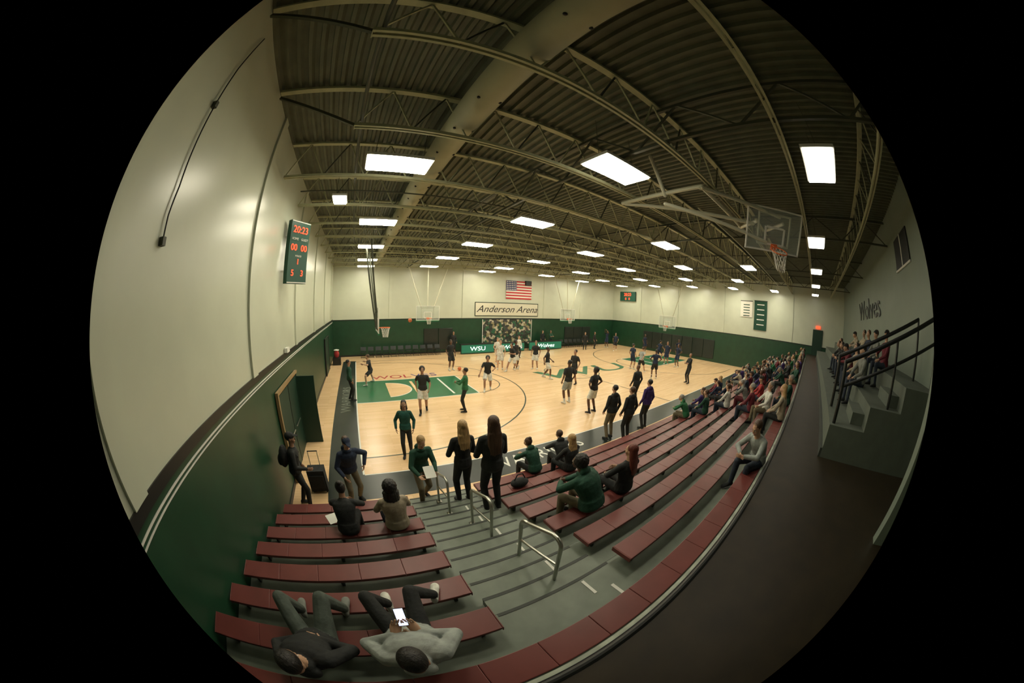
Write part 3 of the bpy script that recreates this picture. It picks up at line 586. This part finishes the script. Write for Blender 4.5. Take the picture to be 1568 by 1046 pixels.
for i,(p,po,fc,ou,sc_,hr_) in enumerate(PX):
    dist=math.hypot(*p);vx=.013 if dist<14 else .02 if dist<19 else .03
    person('basketball_player' if PO[po].get('shorts') else 'courtside_person',po+hr_,mod(po,hair=hr_),(p[0],p[1],.007),fc,ou,vx,sc_)
person('standing_woman','w1',mod('woman'),(1.12,7.55,.007),(-.2,-1),O(c_teal,c_blk,s2,h_b),.011,.95)
person('standing_man','n2',mod('paper',hair='short'),(1.02,5.33,.007),(.2,-1),O(c_grn,c_kha,s1,h_bl),.010,1.02)
person('standing_man','n3',mod('hoodlean'),(-.52,5.6,.007),(.4,-1),O(c_navy,c_kha,s1,h_d,c_blk,c_navy),.010,1.02)
person('standing_man','n4',mod('pack'),(XL+.42,5.55,.007),(1,.1),O(c_blk,c_blk,s2,h_b),.010,1.02)
person('standing_woman','n5',mod('back1'),(1.72,yi(1)-.08,di(1)+.006),(0,1),O(c_blk,c_blk,s1,h_bl),.010,1.08)
person('standing_woman','n6',mod('back2'),(2.0,yi(2)-.14,di(2)+.006),(.1,1),O(c_blk,c_blk,s1,h_d),.010,1.12)
for (x,y),sh,pa,ha in(((7.2,5.85),c_blk,c_kha,h_b),((7.55,5.4),c_blk,c_blk,h_d),((8.95,5.65),c_pur,c_blk,h_b)):
    person('standing_man','bk',mod('idle',bulk=1.1,hood=True),(x,y,.007),(.2,1),O(sh,pa,s1,ha),.013,1.05)
def seat(i,x,po,key,fc,ou,vx=.011,sc_=.97,**k):
    return person('seated_spectator',key,mod(po,**k),(x,yi(i)+.12,zi(i)),fc,ou,vx,sc_)
seat(3,-.60,'sitlean','s1',(.1,1),O(c_blk,c_blk,s2,h_b),hood=False,hair='bun')
seat(3,.2,'sit','s2',(-.1,1),O(c_beige,c_den,s2,h_b),hair='curly',bulk=1.2)
seat(1,3.55,'sitlean','s3',(-.2,1),O(c_grn,c_blk,s1,h_d),hair='bun')
seat(1,4.35,'sitlean','s4',(.2,1),O(c_blk,c_blk,s1,h_d),hair='short')
seat(2,4.05,'sit','s5',(0,1),O(c_blk,c_blk,s1,h_bl),hair='long',hl=.3)
seat(5,2.82,'sitlean','s6',(-.3,1),O(c_grn,c_kha,s3,h_b),sc_=1.02,hair='afro',bulk=1.35,w=1.1)
seat(5,3.55,'situp','s7',(.1,1),O(c_blk,c_blk,s1,h_r),hair='long',hl=.38)
seat(8,4.9,'sitlean','s8',(-.9,.5),O(c_lg,c_den,s1,h_d),hood=False,hair='short',hp=-.4)
# pair reclining on row 7, backs against row 8, feet on row 6
z7=zi(7);y7=1.09
def L7(x,y,z,X0): return (x-X0,y-y7,z-z7)
X0=-.93
person('reclining_person','b1',dict(hair='short',bulk=1.15,hood=True,pel=(0,0,.10),sp=(0,-.82,.60),psp=(0,-.5,.8),hp=-.35,nk=(0,.0,.25),
  aR=L7(-.68,1.64,zi(6)+.088,X0),aL=L7(-1.14,1.62,zi(6)+.088,X0),kR=(-.1,.2,1),kL=(-.25,.2,1),wR=(.10,-.04,.27),wL=(-.07,-.02,.25),eR=(1,-.3,-.1),eL=(-1,-.3,-.1),pR=(0,0,-1),pL=(0,0,-1),lb=1.12),(X0,y7,z7),(0,1),O(c_blk,c_gp,s1,h_b,c_gry),.009,1.0)
X0=-.13
person('person_with_phone','b2',dict(hair='short',bulk=1.22,hood=True,pel=(0,0,.10),sp=(0,-.82,.62),psp=(0,-.5,.8),hp=-.55,nk=(0,.05,.28),
  aR=L7(.19,1.68,zi(6)+.088,X0),aL=L7(-.26,1.64,zi(6)+.088,X0),kR=(-.45,.1,1),kL=(-.5,.3,1),fR=(.3,1,0),wR=(.085,-.09,.385),wL=(-.085,-.09,.385),eR=(1,-.2,-.4),eL=(-1,-.2,-.4),hR=(-.38,.8,.45),hL=(.38,.8,.45),pR=(-.2,-.5,1),pL=(.2,-.5,1),cR=.55,cL=.55),(X0,y7,z7),(.05,1),O(c_lg,c_blk,s1,h_b,c_wht),.009,1.03)
SCR=mat('phone_screen',(.75,.8,1),.3,em=1.2)
A=Acc();M3=Matrix.Rotation(-.05,3,'Z')@Matrix.Rotation(.6,3,'X');c=V((X0+.005,y7+.028,z7+.482))
A.obox(c,M3@V((.036,0,0)),M3@V((0,.075,0)),M3@V((0,0,.004)),BLK);A.obox(c+M3@V((0,0,.005)),M3@V((.033,0,0)),M3@V((0,.070,0)),M3@V((0,0,.0008)),SCR);A.obj('smartphone',bevel=.003)
# crowd on the right-hand bleachers
cols=[c_blk,c_grn,c_navy,c_gry,c_wht,c_pur,c_mar,c_lg,c_bg,c_den,c_beige,c_blk]
rnd=random.Random(5)
def who(): return O(rnd.choice(cols),rnd.choice([c_blk,c_den,c_kha,c_gry]),rnd.choice([s1,s2,s1,s3]),rnd.choice([h_b,h_d,h_bl,h_g,h_d]))
for i,x,po,hr_,ou in ((2,9.6,'sitlean','short',O(c_bg,c_kha,s1,h_g)),(3,9.9,'sit','short',O(c_grn,c_den,s1,h_d)),(2,10.9,'situp','long',O(c_pur,c_den,s1,h_d)),(4,10.6,'sit','pony',O(c_wht,c_den,s1,h_d)),(5,11.2,'sitlean','short',O(c_gry,c_mar,s1,h_g)),(6,9.3,'sit','short',O(c_mar,c_den,s1,h_g)),(7,8.9,'situp','short',O(c_wht,c_kha,s1,h_g)),(6,11.0,'sit','cap',O(c_red,c_den,s1,h_d)),(8,7.7,'sit','long',O(c_beige,c_blk,s1,h_bl)),(8,9.4,'situp','short',O(c_grn,c_den,s1,h_g)),(3,12.3,'situp','long',O(c_navy,c_blk,s2,h_b))):
    seat(i,x,po,'cr'+po+hr_,(rnd.uniform(-.6,.1),1),ou,.02,.97,hair=hr_)
for i in range(1,9):
    x=12.8+rnd.random()
    while x<XE-1:
        dens=.30 if x<17 else .55
        if i<3: dens*=.55
        if rnd.random()<dens:
            po=rnd.choice(['sit','situp','sitlean']);hr_=rnd.choice(['short','long','short','cap','pony'])
            seat(i,x,po,'cr'+po+hr_,(rnd.uniform(-.7,.2),1),who(),.024,rnd.uniform(.9,1.0),hair=hr_)
        x+=rnd.uniform(.6,.95)
for k in range(11):
    x=6.6+.62*k+rnd.uniform(0,.2);j=k%2
    po=rnd.choice(['sit','situp','sitlean']);hr_=rnd.choice(['short','long','cap'])
    person('seated_spectator','cr'+po+hr_,mod(po,hair=hr_),(x+.9,-1.72-.85*j,WZ+1.0+.42*j),(-.3,1),O(rnd.choice([c_blk,c_navy,c_gry,c_blk,c_mar,c_beige]),c_den,s1,rnd.choice([h_b,h_d])),.024,.97)
A=Acc();lx,ly=-1.42,6.2;A.box((lx-.22,ly-.16,.06),(lx+.22,ly+.16,.62),c_blk);A.box((lx-.18,ly-.19,.15),(lx+.18,ly-.161,.5),c_blk)
for s in(-1,1):
    A.tube([(lx+.12*s,ly+.13,.6),(lx+.12*s,ly+.13,1.0)],.01,STEEL,6);ell(A,V((lx+.17*s,ly-.12,.035)),(.02,.03,.03),A.mi(BLK));ell(A,V((lx+.17*s,ly+.12,.035)),(.02,.03,.03),A.mi(BLK))
A.tube([(lx-.12,ly+.13,1.0),(lx+.12,ly+.13,1.0)],.014,BLK,6);A.obj('rolling_suitcase',bevel=.02)
ball((3.15,17.4,3.2));ball((6.3,17.35,.13))
A=Acc()
for (x,y,z,a) in((-.95,yi(2)+.14,zi(2)+.003,.4),(5.1,5.35,.008,.3)):
    c=V((x,y,z));A.obox(c,V((.105*math.cos(a),.105*math.sin(a),0)),V((-.14*math.sin(a),.14*math.cos(a),0)),V((0,0,.001)),WHT)
A.obj('paper_sheets')
A=Acc();c=V((1.09,4.84,1.08));A.obox(c,V((.105,0,0)),V((0,.13,.06)),V((0,0,.001)),WHT);A.obj('program_sheet')
A=Acc();rj=V((3.45,yi(4)+.14,zi(4)+.05))
for i in range(14):
    t=i*2.4;ell(A,rj+V((.16*math.cos(t)*(i/14),.07*math.sin(t),.03*math.sin(i*1.7))),(.11,.07,.05),A.mi(c_red),Matrix.Rotation(t,3,'Z'),10,7)
A.obj('red_jacket',smooth=True)
A=Acc();bg=V((2.75,yi(2)+.14,zi(2)+.09));ell(A,bg,(.2,.12,.10),A.mi(c_blk),None,16,10);A.tube([bg+V((-.12,0,.08)),bg+V((-.06,0,.2)),bg+V((.06,0,.2)),bg+V((.12,0,.08))],.012,c_blk,6);A.obj('duffel_bag',smooth=True)
# ================= CAMERA / WORLD =================
w=bpy.data.worlds.new('world');bpy.context.scene.world=w;w.use_nodes=True;w.node_tree.nodes['Background'].inputs[0].default_value=(.3,.32,.3,1);w.node_tree.nodes['Background'].inputs[1].default_value=.1
cd=bpy.data.cameras.new('fisheye_camera');co=bpy.data.objects.new('fisheye_camera',cd);bpy.context.collection.objects.link(co);bpy.context.scene.camera=co
f=V((math.sin(YAW)*math.cos(PIT),math.cos(YAW)*math.cos(PIT),-math.sin(PIT)));r0=V((math.cos(YAW),-math.sin(YAW),0));u0=r0.cross(f)
R=r0*math.cos(ROL)+u0*math.sin(ROL);U=u0*math.cos(ROL)-r0*math.sin(ROL)
co.matrix_world=Matrix(((R.x,U.x,-f.x,0),(R.y,U.y,-f.y,0),(R.z,U.z,-f.z,CH),(0,0,0,1)))
cd.type='PANO';cd.sensor_fit='HORIZONTAL';cd.sensor_width=36;cd.sensor_height=24;cd.clip_start=.01;cd.clip_end=200
sc=bpy.context.scene;sc.view_settings.view_transform='Standard';sc.view_settings.exposure=0
